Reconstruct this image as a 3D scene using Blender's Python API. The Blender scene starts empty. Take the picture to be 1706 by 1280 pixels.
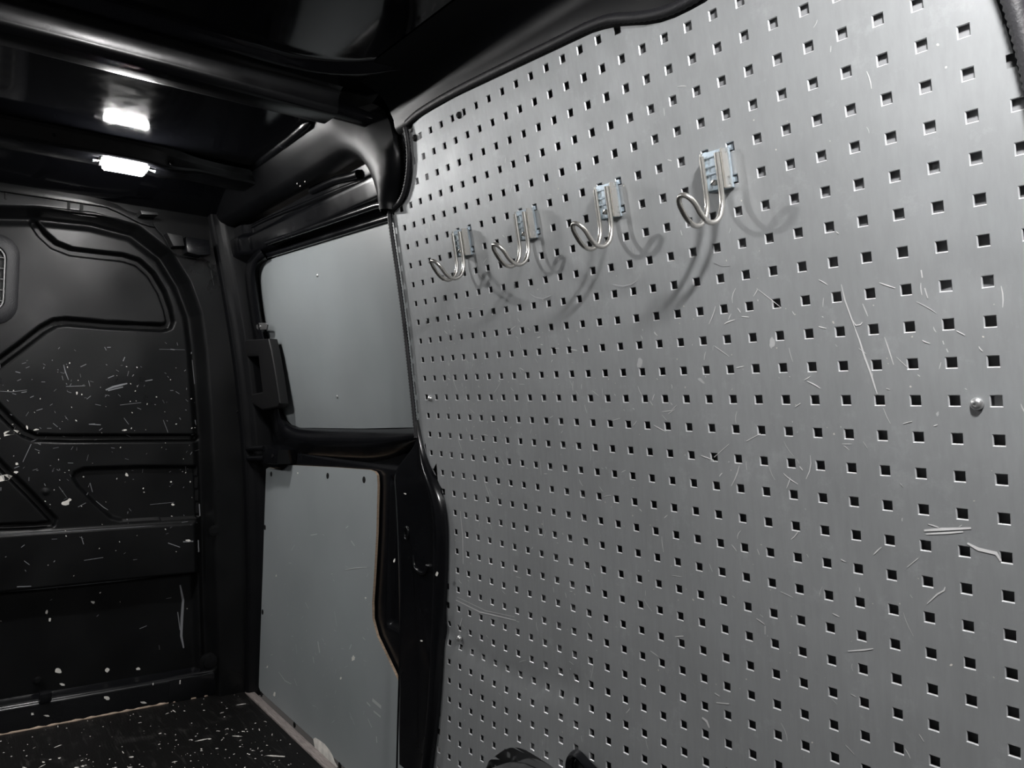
import bpy, bmesh, math, random
import numpy as np
from mathutils import Vector, Matrix

random.seed(7)
rng = np.random.default_rng(7)
scene = bpy.context.scene
COL = scene.collection

# ------------------------------------------------------------------ camera
CAM = np.array([-0.33349, 0.80579, 0.90568])
ROT = np.array([[-0.59198, -0.80560, 0.02381],
                [0.00918, -0.03628, -0.99930],
                [0.80590, -0.59134, 0.02888]])       # rows: right, down, forward
FPX = 1318.49
cam_d = bpy.data.cameras.new('camera')
cam_d.sensor_width = 36.0
cam_d.lens = 36.0 * FPX / 1706.0
cam_d.clip_start = 0.01
cam = bpy.data.objects.new('camera', cam_d)
COL.objects.link(cam)
R, D, F = [Vector(r) for r in ROT]
M = Matrix((R, -D, -F)).transposed().to_4x4()
M.translation = Vector(CAM)
cam.matrix_world = M
scene.camera = cam

# ------------------------------------------------------------------ world, exposure
w = bpy.data.worlds.new('world'); scene.world = w
w.use_nodes = True
bg = w.node_tree.nodes['Background']
bg.inputs['Color'].default_value = (0.50, 0.47, 0.45, 1)     # dim garage seen through the open tailgate
bg.inputs['Strength'].default_value = 0.10
scene.view_settings.view_transform = 'Standard'
scene.view_settings.look = 'None'
scene.view_settings.gamma = 1.0
scene.view_settings.use_curve_mapping = False
scene.view_settings.exposure = 0.0
LAMP_A, LAMP_B, LAMP_C = 500.0, 1560.0, 1200.0

# ------------------------------------------------------------------ helpers
def ray(px, py):
    d = np.array([(px - 853) / FPX, (py - 640) / FPX, 1.0])
    return ROT.T @ d
def at_x(px, py, X):
    d = ray(px, py); return CAM + d * (X - CAM[0]) / d[0]
def at_y(px, py, Y):
    d = ray(px, py); return CAM + d * (Y - CAM[1]) / d[1]
def at_z(px, py, Z):
    d = ray(px, py); return CAM + d * (Z - CAM[2]) / d[2]

# body-side profile: how far the side of the van leans in at each height
PZ = [-0.3, 0.009, 0.109, 0.209, 0.309, 0.409, 0.509, 0.609, 0.709, 0.809, 0.909, 1.009, 1.109, 1.209, 1.309, 1.409, 1.509, 1.7]
PY = [-0.0585, -0.0582, -0.0577, -0.056, -0.0533, -0.0495, -0.0444, -0.0379, -0.0296, -0.0192, -0.0066, 0.0084, 0.0258, 0.0454, 0.0665, 0.0885, 0.1099, 0.150]
def prof(z): return float(np.interp(z, PZ, PY))
def at_s(px, py, off):
    y = 0.0
    for _ in range(30):
        p = at_y(px, py, y); y = 0.5 * y + 0.5 * (prof(p[2]) + off)
    return at_y(px, py, y)

def tag(o, label=None, cat=None, group=None, kind=None):
    if label: o['label'] = label
    if cat: o['category'] = cat
    if group: o['group'] = group
    if kind: o['kind'] = kind
    return o
def mesh_obj(name, verts, faces, mat, parent=None, smooth=True, sharp=None, mats=None, midx=None):
    me = bpy.data.meshes.new(name)
    me.from_pydata([tuple(map(float, v)) for v in verts], [], [tuple(int(i) for i in f) for f in faces])
    for m in (mats or [mat]): me.materials.append(m)
    if midx is not None: me.polygons.foreach_set('material_index', midx)
    me.polygons.foreach_set('use_smooth', [smooth] * len(me.polygons))
    me.validate(); me.update()
    if sharp is not None and smooth: me.set_sharp_from_angle(angle=math.radians(sharp))
    o = bpy.data.objects.new(name, me); COL.objects.link(o)
    if parent: o.parent = parent
    return o
def bm_obj(name, bm, mat, parent=None, sharp=35, mats=None):
    bmesh.ops.recalc_face_normals(bm, faces=bm.faces)
    me = bpy.data.meshes.new(name); bm.to_mesh(me); bm.free()
    for m in (mats or [mat]): me.materials.append(m)
    me.polygons.foreach_set('use_smooth', [True] * len(me.polygons))
    me.set_sharp_from_angle(angle=math.radians(sharp)); me.update()
    o = bpy.data.objects.new(name, me); COL.objects.link(o)
    if parent: o.parent = parent
    return o
def empty(name, loc=(0, 0, 0)):
    o = bpy.data.objects.new(name, None); o.empty_display_size = 0.05
    o.location = loc; COL.objects.link(o); return o
def add_box(bm, lo, hi, mi=0):
    lo, hi = Vector(lo), Vector(hi)
    vs = [bm.verts.new((x, y, z)) for x in (lo.x, hi.x) for y in (lo.y, hi.y) for z in (lo.z, hi.z)]
    for q in ((0, 1, 3, 2), (4, 6, 7, 5), (0, 4, 5, 1), (2, 3, 7, 6), (0, 2, 6, 4), (1, 5, 7, 3)):
        f = bm.faces.new([vs[i] for i in q]); f.material_index = mi
    return vs
def box_obj(name, lo, hi, mat, parent=None, bev=0.002, seg=2):
    bm = bmesh.new(); add_box(bm, lo, hi)
    if bev: bmesh.ops.bevel(bm, geom=bm.edges[:] , offset=bev, segments=seg, affect='EDGES', profile=0.6)
    return bm_obj(name, bm, mat, parent, sharp=50)
def frame_at(pts):
    """tangent / side / up frames along a polyline"""
    pts = [Vector(p) for p in pts]; out = []
    n0 = None
    for i, p in enumerate(pts):
        a = pts[max(i - 1, 0)]; b = pts[min(i + 1, len(pts) - 1)]
        t = (b - a).normalized()
        if n0 is None:
            n0 = Vector((0, 0, 1)) if abs(t.z) < 0.9 else Vector((0, 1, 0))
        n = (n0 - t * n0.dot(t)).normalized(); n0 = n
        out.append((p, t, n, t.cross(n)))
    return out
def tube(name, pts, rad, mat, parent=None, seg=8, closed=False, bead=None, squash=1.0):
    fr = frame_at(pts); V = []; Fc = []
    for i, (p, t, n, s) in enumerate(fr):
        r = rad[i] if hasattr(rad, '__len__') else rad
        if bead and i % 2: r *= bead
        for k in range(seg):
            a = 2 * math.pi * k / seg
            V.append(p + n * (math.cos(a) * r) + s * (math.sin(a) * r * squash))
    n = len(fr)
    for i in range(n - 1 + (1 if closed else 0)):
        j = (i + 1) % n
        for k in range(seg):
            l = (k + 1) % seg
            Fc.append((i * seg + k, i * seg + l, j * seg + l, j * seg + k))
    if not closed:
        Fc.append(tuple(range(seg))[::-1]); Fc.append(tuple((n - 1) * seg + k for k in range(seg)))
    return mesh_obj(name, V, Fc, mat, parent, sharp=60)
def resample(pts, step):
    pts = [np.array(p, float) for p in pts]
    L = [0.0]
    for a, b in zip(pts, pts[1:]): L.append(L[-1] + np.linalg.norm(b - a))
    n = max(2, int(L[-1] / step) + 1)
    P = np.array(pts)
    t = np.linspace(0, L[-1], n)
    return np.stack([np.interp(t, L, P[:, k]) for k in range(P.shape[1])], 1)
def smooth_path(pts, step, it=2):
    P = [np.array(p, float) for p in pts]
    for _ in range(it):
        Q = [P[0]]
        for a, b in zip(P, P[1:]): Q += [a * .75 + b * .25, a * .25 + b * .75]
        Q.append(P[-1]); P = Q
    return resample(P, step)
def loft(name, rows, mat, parent=None, sharp=40, close=False):
    n = len(rows[0]); V = [p for r in rows for p in r]; Fc = []
    for i in range(len(rows) - 1):
        for k in range(n - 1 + (1 if close else 0)):
            l = (k + 1) % n
            Fc.append((i * n + k, i * n + l, (i + 1) * n + l, (i + 1) * n + k))
    return mesh_obj(name, V, Fc, mat, parent, sharp=sharp)
def prism(name, pts, ext, mat, parent=None, bev=0.0, mats=None, sharp=35, seg=2):
    """planar outline (3-D points) extruded by the vector ext; slot 0 front, slot 1 edge when two materials are given"""
    bm = bmesh.new(); ext = Vector(ext)
    a = [bm.verts.new(tuple(p)) for p in pts]; b = [bm.verts.new(tuple(Vector(p) + ext)) for p in pts]
    bm.faces.new(a); bm.faces.new(b[::-1])
    n = len(a)
    for i in range(n):
        f = bm.faces.new((a[i], b[i], b[(i + 1) % n], a[(i + 1) % n])); f.material_index = 1 if mats else 0
    bmesh.ops.recalc_face_normals(bm, faces=bm.faces)
    if bev:
        es = [e for e in bm.edges if all(v in a for v in e.verts)]
        bmesh.ops.bevel(bm, geom=es, offset=bev, segments=seg, affect='EDGES', profile=0.6)
    return bm_obj(name, bm, mat, parent, sharp=sharp, mats=mats)
def lathe(name, prof2, mat, parent=None, seg=20, axis='y', loc=(0, 0, 0)):
    V = []; Fc = []
    for r, h in prof2:
        for k in range(seg):
            a = 2 * math.pi * k / seg; c, s = r * math.cos(a), r * math.sin(a)
            V.append({'y': (c, h, s), 'x': (h, c, s), 'z': (c, s, h)}[axis])
    n = len(prof2)
    for i in range(n - 1):
        for k in range(seg):
            l = (k + 1) % seg; Fc.append((i * seg + k, i * seg + l, (i + 1) * seg + l, (i + 1) * seg + k))
    Fc.append(tuple((n - 1) * seg + k for k in range(seg))); Fc.append(tuple(range(seg))[::-1])
    o = mesh_obj(name, V, Fc, mat, parent, sharp=40); o.location = loc
    return o
def sstep(a, b, x):
    t = np.clip((x - a) / (b - a), 0, 1); return t * t * (3 - 2 * t)
def dist_poly(U, V, pts, closed=False):
    d = np.full(U.shape, 1e9)
    P = list(pts) + ([pts[0]] if closed else [])
    for (ax, ay), (bx, by) in zip(P, P[1:]):
        ex, ey = bx - ax, by - ay; L = ex * ex + ey * ey + 1e-12
        t = np.clip(((U - ax) * ex + (V - ay) * ey) / L, 0, 1)
        d = np.minimum(d, np.hypot(U - ax - t * ex, V - ay - t * ey))
    return d
def inside(U, V, pts):
    c = np.zeros(U.shape, bool); n = len(pts)
    for i in range(n):
        x1, y1 = pts[i]; x2, y2 = pts[(i + 1) % n]
        if y1 == y2: continue
        c ^= ((y1 > V) != (y2 > V)) & (U < (x2 - x1) * (V - y1) / (y2 - y1) + x1)
    return c
def grid_obj(name, A, B, fn, mat, parent=None, flip=False, sharp=None):
    """height field: fn(A,B) -> xyz arrays"""
    U, V = np.meshgrid(A, B, indexing='ij')
    X, Y, Z = fn(U, V)
    verts = np.stack([X.ravel(), Y.ravel(), Z.ravel()], 1)
    na, nb = len(A), len(B)
    i, j = np.meshgrid(np.arange(na - 1), np.arange(nb - 1), indexing='ij')
    q = np.stack([i * nb + j, (i + 1) * nb + j, (i + 1) * nb + j + 1, i * nb + j + 1], -1).reshape(-1, 4)
    if flip: q = q[:, ::-1]
    return mesh_obj(name, verts.tolist(), q.tolist(), mat, parent, sharp=sharp)

# ------------------------------------------------------------------ materials
def mat(name, col, rough=0.5, metal=0.0, spec=0.5, noise=None, bump=None, coat=0.0, rvar=None):
    """noise=(scale, amount, (sx,sy,sz)) colour variation, bump=(scale,strength,dist), rvar=(scale, amount) roughness variation"""
    m = bpy.data.materials.new(name); m.use_nodes = True
    nt = m.node_tree; b = nt.nodes['Principled BSDF']
    b.inputs['Base Color'].default_value = (*col, 1); b.inputs['Roughness'].default_value = rough
    b.inputs['Metallic'].default_value = metal; b.inputs['Specular IOR Level'].default_value = spec
    b.inputs['Coat Weight'].default_value = coat
    if noise or bump or rvar:
        tc = nt.nodes.new('ShaderNodeTexCoord')
    def tex(scale, st=(1, 1, 1), detail=5):
        mp = nt.nodes.new('ShaderNodeMapping'); mp.inputs['Scale'].default_value = st
        nt.links.new(tc.outputs['Object'], mp.inputs['Vector'])
        t = nt.nodes.new('ShaderNodeTexNoise'); t.inputs['Scale'].default_value = scale; t.inputs['Detail'].default_value = detail
        nt.links.new(mp.outputs['Vector'], t.inputs['Vector']); return t
    if noise:
        t = tex(noise[0], noise[2] if len(noise) > 2 else (1, 1, 1))
        r = nt.nodes.new('ShaderNodeValToRGB')
        a = noise[1]
        r.color_ramp.elements[0].position = 0.3; r.color_ramp.elements[1].position = 0.7
        r.color_ramp.elements[0].color = (*[c * (1 - a) for c in col], 1)
        r.color_ramp.elements[1].color = (*[min(1, c * (1 + a)) for c in col], 1)
        nt.links.new(t.outputs['Fac'], r.inputs['Fac']); nt.links.new(r.outputs['Color'], b.inputs['Base Color'])
    if rvar:
        t = tex(rvar[0]); mr = nt.nodes.new('ShaderNodeMapRange')
        mr.inputs['To Min'].default_value = max(0.02, rough - rvar[1]); mr.inputs['To Max'].default_value = rough + rvar[1]
        mr.inputs['From Min'].default_value = 0.3; mr.inputs['From Max'].default_value = 0.7
        nt.links.new(t.outputs['Fac'], mr.inputs['Value']); nt.links.new(mr.outputs['Result'], b.inputs['Roughness'])
    if bump:
        t = tex(bump[0]); bp = nt.nodes.new('ShaderNodeBump')
        bp.inputs['Strength'].default_value = bump[1]; bp.inputs['Distance'].default_value = bump[2]
        nt.links.new(t.outputs['Fac'], bp.inputs['Height']); nt.links.new(bp.outputs['Normal'], b.inputs['Normal'])
    return m
def emit(name, col, strength):
    m = bpy.data.materials.new(name); m.use_nodes = True
    nt = m.node_tree; b = nt.nodes['Principled BSDF']
    b.inputs['Base Color'].default_value = (0.8, 0.8, 0.8, 1)
    b.inputs['Emission Color'].default_value = (*col, 1); b.inputs['Emission Strength'].default_value = strength
    return m

M_BLACK = mat('gloss_black_paint', (0.0035, 0.0037, 0.0045), 0.22, 0, 0.38, rvar=(9, 0.07), bump=(14, 0.05, 0.004))
M_ROOF = mat('roof_black_paint', (0.0035, 0.0037, 0.0048), 0.085, 0, 0.28, rvar=(30, 0.03), bump=(60, 0.03, 0.0006))
M_BULK = mat('bulkhead_satin_black', (0.0038, 0.004, 0.0043), 0.36, 0, 0.22, noise=(6, 0.35), rvar=(5, 0.1), bump=(220, 0.10, 0.0006))
M_SATIN = mat('satin_black_paint', (0.0032, 0.0034, 0.004), 0.42, 0, 0.14, rvar=(9, 0.06))
M_PLASTIC = mat('black_plastic', (0.006, 0.006, 0.0065), 0.45, bump=(300, 0.15, 0.0005))
M_RUBBER = mat('black_rubber', (0.010, 0.010, 0.012), 0.55, bump=(350, 0.5, 0.001))
M_SKIN = mat('inner_body_skin', (0.19, 0.194, 0.20), 0.6)
M_EDGE = mat('bare_hole_edge', (0.46, 0.47, 0.48), 0.35, 0.3)
M_LINING = mat('grey_lining_laminate', (0.205, 0.222, 0.228), 0.5, 0, 0.4, noise=(3, 0.10), bump=(500, 0.05, 0.0003))
M_PLY = mat('plywood_edge', (0.25, 0.185, 0.13), 0.7, noise=(60, 0.3, (1, 1, 8)))
M_ZINC = mat('zinc_plate', (0.62, 0.72, 0.80), 0.25, 0.85, noise=(40, 0.15))
M_WIRE = mat('bright_wire', (0.72, 0.70, 0.66), 0.22, 0.9)
M_STEEL = mat('steel_screw', (0.62, 0.62, 0.62), 0.3, 0.9)
M_GRILLE = mat('dull_grille_wire', (0.16, 0.16, 0.16), 0.35, 0.6)
M_DARKSCREW = mat('dark_screw', (0.006, 0.006, 0.006), 0.6, 0.0, 0.2)
M_ALU = mat('aluminium_strip', (0.33, 0.29, 0.275), 0.45, 0.4, noise=(35, 0.3, (1, 8, 1)))
M_CHIP = mat('chipped_paint', (0.62, 0.60, 0.56), 0.8, noise=(50, 0.2))
M_SCRATCH = mat('scratch_mark', (0.46, 0.47, 0.48), 0.6)
M_SCRDIM = mat('scratch_faint', (0.21, 0.212, 0.215), 0.55)
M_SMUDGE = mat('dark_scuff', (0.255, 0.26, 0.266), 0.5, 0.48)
M_DIRT = mat('dust_flake', (0.50, 0.48, 0.45), 0.9)
M_BEIGE = mat('raw_floor_edge', (0.34, 0.26, 0.20), 0.8, noise=(30, 0.35))
M_DUST = mat('dusty_arch', (0.05, 0.051, 0.052), 0.6, noise=(40, 0.5), bump=(90, 0.3, 0.002))
M_WALL = mat('left_side_lining', (0.10, 0.105, 0.11), 0.5)
M_GLASS = mat('dark_window_glass', (0.01, 0.011, 0.012), 0.08)

# pegboard: lacquered sheet metal, brushed vertically, with handling marks
M_PEG = bpy.data.materials.new('silver_lacquered_sheet'); M_PEG.use_nodes = True
nt = M_PEG.node_tree; b = nt.nodes['Principled BSDF']
tc = nt.nodes.new('ShaderNodeTexCoord')
def n_noise(scale, st, detail=6, rough=0.6):
    mp = nt.nodes.new('ShaderNodeMapping'); mp.inputs['Scale'].default_value = st
    nt.links.new(tc.outputs['Object'], mp.inputs['Vector'])
    t = nt.nodes.new('ShaderNodeTexNoise'); t.inputs['Scale'].default_value = scale
    t.inputs['Detail'].default_value = detail; t.inputs['Roughness'].default_value = rough
    nt.links.new(mp.outputs['Vector'], t.inputs['Vector']); return t.outputs['Fac']
def n_range(v, a, b_, c, d):
    m = nt.nodes.new('ShaderNodeMapRange')
    for k, x in zip(('From Min', 'From Max', 'To Min', 'To Max'), (a, b_, c, d)): m.inputs[k].default_value = x
    nt.links.new(v, m.inputs['Value']); return m.outputs['Result']
def n_math(op, a, c):
    m = nt.nodes.new('ShaderNodeMath'); m.operation = op
    for s, v in zip(m.inputs, (a, c)):
        if isinstance(v, (int, float)): s.default_value = v
        else: nt.links.new(v, s)
    return m.outputs[0]
brush = n_range(n_noise(140, (1, 1, 0.10), 3), 0.3, 0.7, 0.955, 1.045)
cloud = n_range(n_noise(4, (1, 1, 1)), 0.3, 0.7, 0.92, 1.08)
grime = n_range(n_noise(22, (1, 1, 1), 9, 0.75), 0.56, 0.75, 0.0, 0.22)
val = n_math('MULTIPLY', n_math('MULTIPLY', brush, cloud), 0.295)
val = n_math('ADD', val, n_math('MULTIPLY', grime, 0.30))
cmb = nt.nodes.new('ShaderNodeCombineColor')
nt.links.new(n_math('MULTIPLY', val, 0.965), cmb.inputs[0]); nt.links.new(val, cmb.inputs[1]); nt.links.new(n_math('MULTIPLY', val, 1.02), cmb.inputs[2])
nt.links.new(cmb.outputs[0], b.inputs['Base Color'])
b.inputs['Metallic'].default_value = 0.48
nt.links.new(n_range(n_noise(9, (1, 1, 1)), 0.3, 0.7, 0.46, 0.56), b.inputs['Roughness'])
bp = nt.nodes.new('ShaderNodeBump'); bp.inputs['Strength'].default_value = 0.12; bp.inputs['Distance'].default_value = 0.0006
nt.links.new(n_noise(160, (1, 1, 0.25), 3), bp.inputs['Height']); nt.links.new(bp.outputs['Normal'], b.inputs['Normal'])

# floor: worn film-faced plywood
M_FLOOR = bpy.data.materials.new('worn_black_floor_film'); M_FLOOR.use_nodes = True
nt = M_FLOOR.node_tree; b = nt.nodes['Principled BSDF']; tc = nt.nodes.new('ShaderNodeTexCoord')
scuff = n_range(n_noise(9, (1, 1, 1), 9, 0.7), 0.55, 0.78, 0.0, 1.0)
wv = nt.nodes.new('ShaderNodeTexVoronoi'); wv.inputs['Scale'].default_value = 150; wv.inputs['Randomness'].default_value = 0.15
nt.links.new(tc.outputs['Object'], wv.inputs['Vector'])
mesh_p = n_range(wv.outputs['Distance'], 0.2, 0.6, 0.2, 1.0)
streak = n_range(n_noise(30, (0.35, 2.2, 1), 8, 0.7), 0.56, 0.72, 0.0, 1.0)
v = n_math('ADD', n_math('MULTIPLY', n_math('MULTIPLY', scuff, mesh_p), 0.05), n_math('MULTIPLY', streak, 0.022))
v = n_math('ADD', v, 0.003)
cmb = nt.nodes.new('ShaderNodeCombineColor')
nt.links.new(v, cmb.inputs[0]); nt.links.new(n_math('MULTIPLY', v, 0.95), cmb.inputs[1]); nt.links.new(n_math('MULTIPLY', v, 0.92), cmb.inputs[2])
nt.links.new(cmb.outputs[0], b.inputs['Base Color']); b.inputs['Roughness'].default_value = 0.55; b.inputs['Specular IOR Level'].default_value = 0.2
bp = nt.nodes.new('ShaderNodeBump'); bp.inputs['Strength'].default_value = 0.3; bp.inputs['Distance'].default_value = 0.001
nt.links.new(mesh_p, bp.inputs['Height']); nt.links.new(bp.outputs['Normal'], b.inputs['Normal'])

# ------------------------------------------------------------------ perforated panel surface (bowed sheet, 38 mm grid)
PITCH = 0.038; TILT = 0.17237228; ZOFF = 0.959
COEF = [0.11884, -0.03215, -0.0723, -0.03818, -0.03302, -0.00543, 0.04409, -0.00459, -0.01417, 0.00412, 0.01153]
TERM = [(0, 2), (0, 3), (0, 4), (0, 5), (1, 1), (1, 2), (1, 3), (2, 0), (2, 1), (2, 2), (3, 0)]
def surf(c, r):
    c = np.atleast_1d(np.asarray(c, float)); r = np.atleast_1d(np.asarray(r, float))
    x = c * PITCH; s = r * PITCH; u = x - 0.5
    y = sum(a * u ** i * s ** j for a, (i, j) in zip(COEF, TERM))
    T = np.linspace(0, 1, 21)[None, :] * s[:, None]; U = u[:, None]
    d = sum(a * U ** i * j * T ** (j - 1) for a, (i, j) in zip(COEF, TERM) if j > 0)
    g = np.sqrt(np.maximum(1 - d * d, 0.01))
    z = ((g[:, 1:] + g[:, :-1]) / 2 * np.diff(T, axis=1)).sum(1)
    ct, st = math.cos(TILT), math.sin(TILT)
    return np.stack([x, y * ct + z * st, -y * st + z * ct + ZOFF], 1)
def surf_n(c, r):
    a = surf(np.asarray(c) + .05, r) - surf(np.asarray(c) - .05, r); b = surf(c, np.asarray(r) + .05) - surf(c, np.asarray(r) - .05)
    n = np.cross(b, a); n /= np.linalg.norm(n, axis=1)[:, None]
    n[n[:, 1] < 0] *= -1
    return n
def sp(c, r, off=0.0):
    return (surf(c, r) + surf_n(c, r) * off)[0]
def peg_cr(px, py):
    """grid coordinates of the panel point seen at a pixel"""
    v = np.array([15.0, 0.0])
    def pj(v):
        q = ROT @ (surf(v[0], v[1])[0] - CAM); return np.array([853 + FPX * q[0] / q[2], 640 + FPX * q[1] / q[2]])
    for _ in range(25):
        p = pj(v); J = np.stack([(pj(v + [.01, 0]) - p) / .01, (pj(v + [0, .01]) - p) / .01], 1)
        v = v - np.clip(np.linalg.solve(J, p - [px, py]), -4, 4)
    return v

# ================================================================== SETTING
X0, XB, YL, ZR = -0.60, 2.20, 1.66, 1.511

# floor slab (film-faced plywood), raw edge towards the bulkhead sill
floor = box_obj('floor', (X0, -0.035, -0.018), (2.185, YL - 0.03, 0.0), M_FLOOR, bev=0.0)
tag(floor, 'worn black floor board scattered with light specks', 'floor', kind='structure')
pts = [at_x(px, py, 2.178) for px, py in ((-40, 1227), (0, 1219), (90, 1204), (186, 1187), (230, 1180), (320, 1161), (397, 1145))]
raw = tube('raw_edge', smooth_path([(p[0], p[1], 0.001) for p in pts], 0.01), [0.0045 + 0.002 * math.sin(i * 1.7) * math.sin(i * .31) for i in range(len(smooth_path([(p[0], p[1], 0.001) for p in pts], 0.01)))], M_BEIGE, floor, seg=6)
raw['label'] = 'pale raw edge of the floor board along the sill'

# left side of the van (out of frame) and the skin behind the perforated panel
tag(grid_obj('wall_left', np.linspace(X0, XB, 8), np.linspace(0, ZR, 24),
    lambda U, V: (U, YL - np.vectorize(prof)(V) - 0.02, V), M_WALL), 'plain dark side of the van facing the perforated panel', 'wall', kind='structure')

# ---- ceiling skin with the stamped rear bay
def ceil_fn(U, V):
    Z = np.full(U.shape, ZR)
    cx, cy, rr = 1.045, 0.135, 0.20               # rounded corner of the raised bay
    dx = np.maximum(cx - rr - U, -1e9); dy = V - (cy + rr)
    d = np.where((U > cx - rr) & (V < cy + rr), rr - np.hypot(U - (cx - rr), V - (cy + rr)), np.minimum(cx - U, V - cy))
    Z = Z + 0.008 * sstep(-0.012, 0.022, d) - 0.011 * np.exp(-((d - 0.005) / 0.013) ** 2)
    Z = Z - 0.055 * sstep(1.86, 2.22, U)
    Z = Z - 0.030 * sstep(0.16, 0.09, V) * (U < 1.0)
    return U, V, Z
ceiling = grid_obj('ceiling', np.concatenate([np.linspace(X0, 0.4, 12), np.linspace(0.41, 1.12, 110), np.linspace(1.13, 2.24, 40)]),
                   np.concatenate([np.linspace(0.06, 0.5, 90), np.linspace(0.51, YL - .05, 30)]), ceil_fn, M_ROOF)
tag(ceiling, 'glossy black roof skin with a stamped recess', 'ceiling', kind='structure')

# roof bow: rounded hat section swept across the van
def roof_bow(name, secs, ys, zdrop, label, m=None):
    rows = []
    for y in ys:
        k = zdrop(y); rows.append([(x + k[2], y, ZR - (ZR - z) * k[1] + k[0]) for x, z in secs])
    o = loft(name, rows, m or M_BLACK, ceiling, sharp=60); o['label'] = label; return o
def hat(x0, x1, zb, zt, n=5, r=0.012):
    P = [(x0 - 0.020, zt), (x0 - 0.006, zt - 0.004), (x0 - 0.001, zt - 0.010)]
    P += [(x0 + r - r * math.cos(a), zb + r - r * math.sin(a)) for a in np.linspace(0, math.pi / 2, n)]
    P += [(x1 - r + r * math.sin(a), zb + r - r * math.cos(a)) for a in np.linspace(0, math.pi / 2, n)]
    P += [(x1 + 0.001, zt - 0.010), (x1 + 0.006, zt - 0.004), (x1 + 0.020, zt)]
    return P
ys1 = np.concatenate([np.linspace(YL - .08, 0.24, 26), np.linspace(0.23, 0.19, 6)])
roof_bow('roof_bow', hat(1.095, 1.175, 1.463, ZR, r=0.016), ys1, lambda y: (0.0, 1.0, 0.0), 'black pressed roof bow above the perforated panel corner')
# neck of the bow running into the cant rail
neck = loft('bow_neck', [[(1.125 + 0.022 * math.cos(a) * k, y, z + 0.016 * math.sin(a) * k) for a in np.linspace(0, 2 * math.pi, 15)[:-1]]
        for y, z, k in ((0.205, 1.483, 1.15), (0.20, 1.482, 1.0), (0.14, 1.481, 1.0), (0.11, 1.478, 0.95), (0.095, 1.474, 0.8))], M_BLACK, ceiling, close=True)
ys2 = np.concatenate([np.linspace(YL - .08, 0.40, 20), np.linspace(0.38, 0.13, 16)])
bow2 = roof_bow('roof_bow', [(1.69, 1.522), (1.694, 1.512), (1.697, 1.506), (1.700, 1.500), (1.702, 1.478), (1.705, 1.471), (1.712, 1.467), (1.80, 1.467), (1.815, 1.472), (1.822, 1.485), (1.83, 1.522)],
         ys2, lambda y: (-0.012 * float(sstep(0.42, 0.30, y)), 1.0 - 0.45 * float(sstep(0.38, 0.28, y)), 0.0 + 0.03 * float(sstep(0.4, .2, y))), 'black roof bow carrying the lit lamp')
# round bosses on the second bow
for px, py in ((90, 226), (286, 272)):
    p = at_x(px, py, 1.699)
    lathe('hole_plug', [(0.0045, -0.002), (0.0045, 0.001), (0.003, 0.0015)], M_DARKSCREW, bow2, seg=10, axis='x', loc=p)
# pressed bars along the roof edge between the bows
P = [at_z(px, py, 1.513) for px, py in ((400, 296), (415, 285), (450, 257), (485, 230), (512, 207), (518, 203))]
tube('roof_edge_bar', resample(P, 0.02), [0.006] + [0.012] * (len(resample(P, 0.02)) - 2) + [0.006], M_BLACK, ceiling, seg=10)
P = [at_y(px, py, 0.06) for px, py in ((520, 318), (560, 300), (590, 293), (598, 290))]
tube('roof_edge_bar', resample(P, 0.02), 0.010, M_BLACK, ceiling, seg=10)
# rail slots and clips near the joint of the first bow
for px, py, w_, h_ in ((465, 178, .020, .006), (505, 180, .012, .004), (495, 190, .010, .004), (545, 205, .03, .012)):
    p = at_z(px, py, 1.512)
    box_obj('clip_slot', (p[0] - w_ / 2, p[1] - h_ / 2, p[2] - 0.002), (p[0] + w_ / 2, p[1] + h_ / 2, p[2] + 0.01), M_DARKSCREW, ceiling, bev=0.001)

# ---- bulkhead (front wall): pressed sheet with recess, swages and steps
bx = lambda px, py: tuple(at_x(px, py, XB)[1:])
panel_edge = [bx(*p) for p in ((-200, 355), (0, 372), (60, 373), (150, 382), (215, 399), (262, 435), (290, 480), (308, 530), (316, 590), (324, 700), (331, 860), (333, 990), (338, 1150))] + [(0.11, -0.3), (1.2, -0.3), (1.2, 1.368)]
sw1 = [bx(*p) for p in ((58, 372), (70, 390), (90, 408), (118, 419), (160, 424), (205, 429), (230, 437), (252, 457), (270, 487), (280, 515), (284, 535), (281, 543), (272, 546), (180, 542), (110, 536), (92, 538), (72, 549), (35, 578), (0, 604), (-45, 640))]
sw2 = [bx(*p) for p in ((-45, 640), (0, 684), (20, 705), (40, 722), (60, 730), (120, 731), (325, 730))]
trap = [bx(*p) for p in ((345, 777), (230, 777), (140, 780), (124, 787), (120, 796), (130, 812), (160, 842), (185, 864), (200, 868), (345, 862))]
diag = [bx(*p) for p in ((-110, 660), (-30, 745), (0, 775), (50, 825), (88, 866), (86, 874), (60, 877), (-30, 880), (-110, 884))]
zA, zB = bx(165, 881)[1], bx(130, 974)[1]
dome = bx(76, 820)
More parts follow.
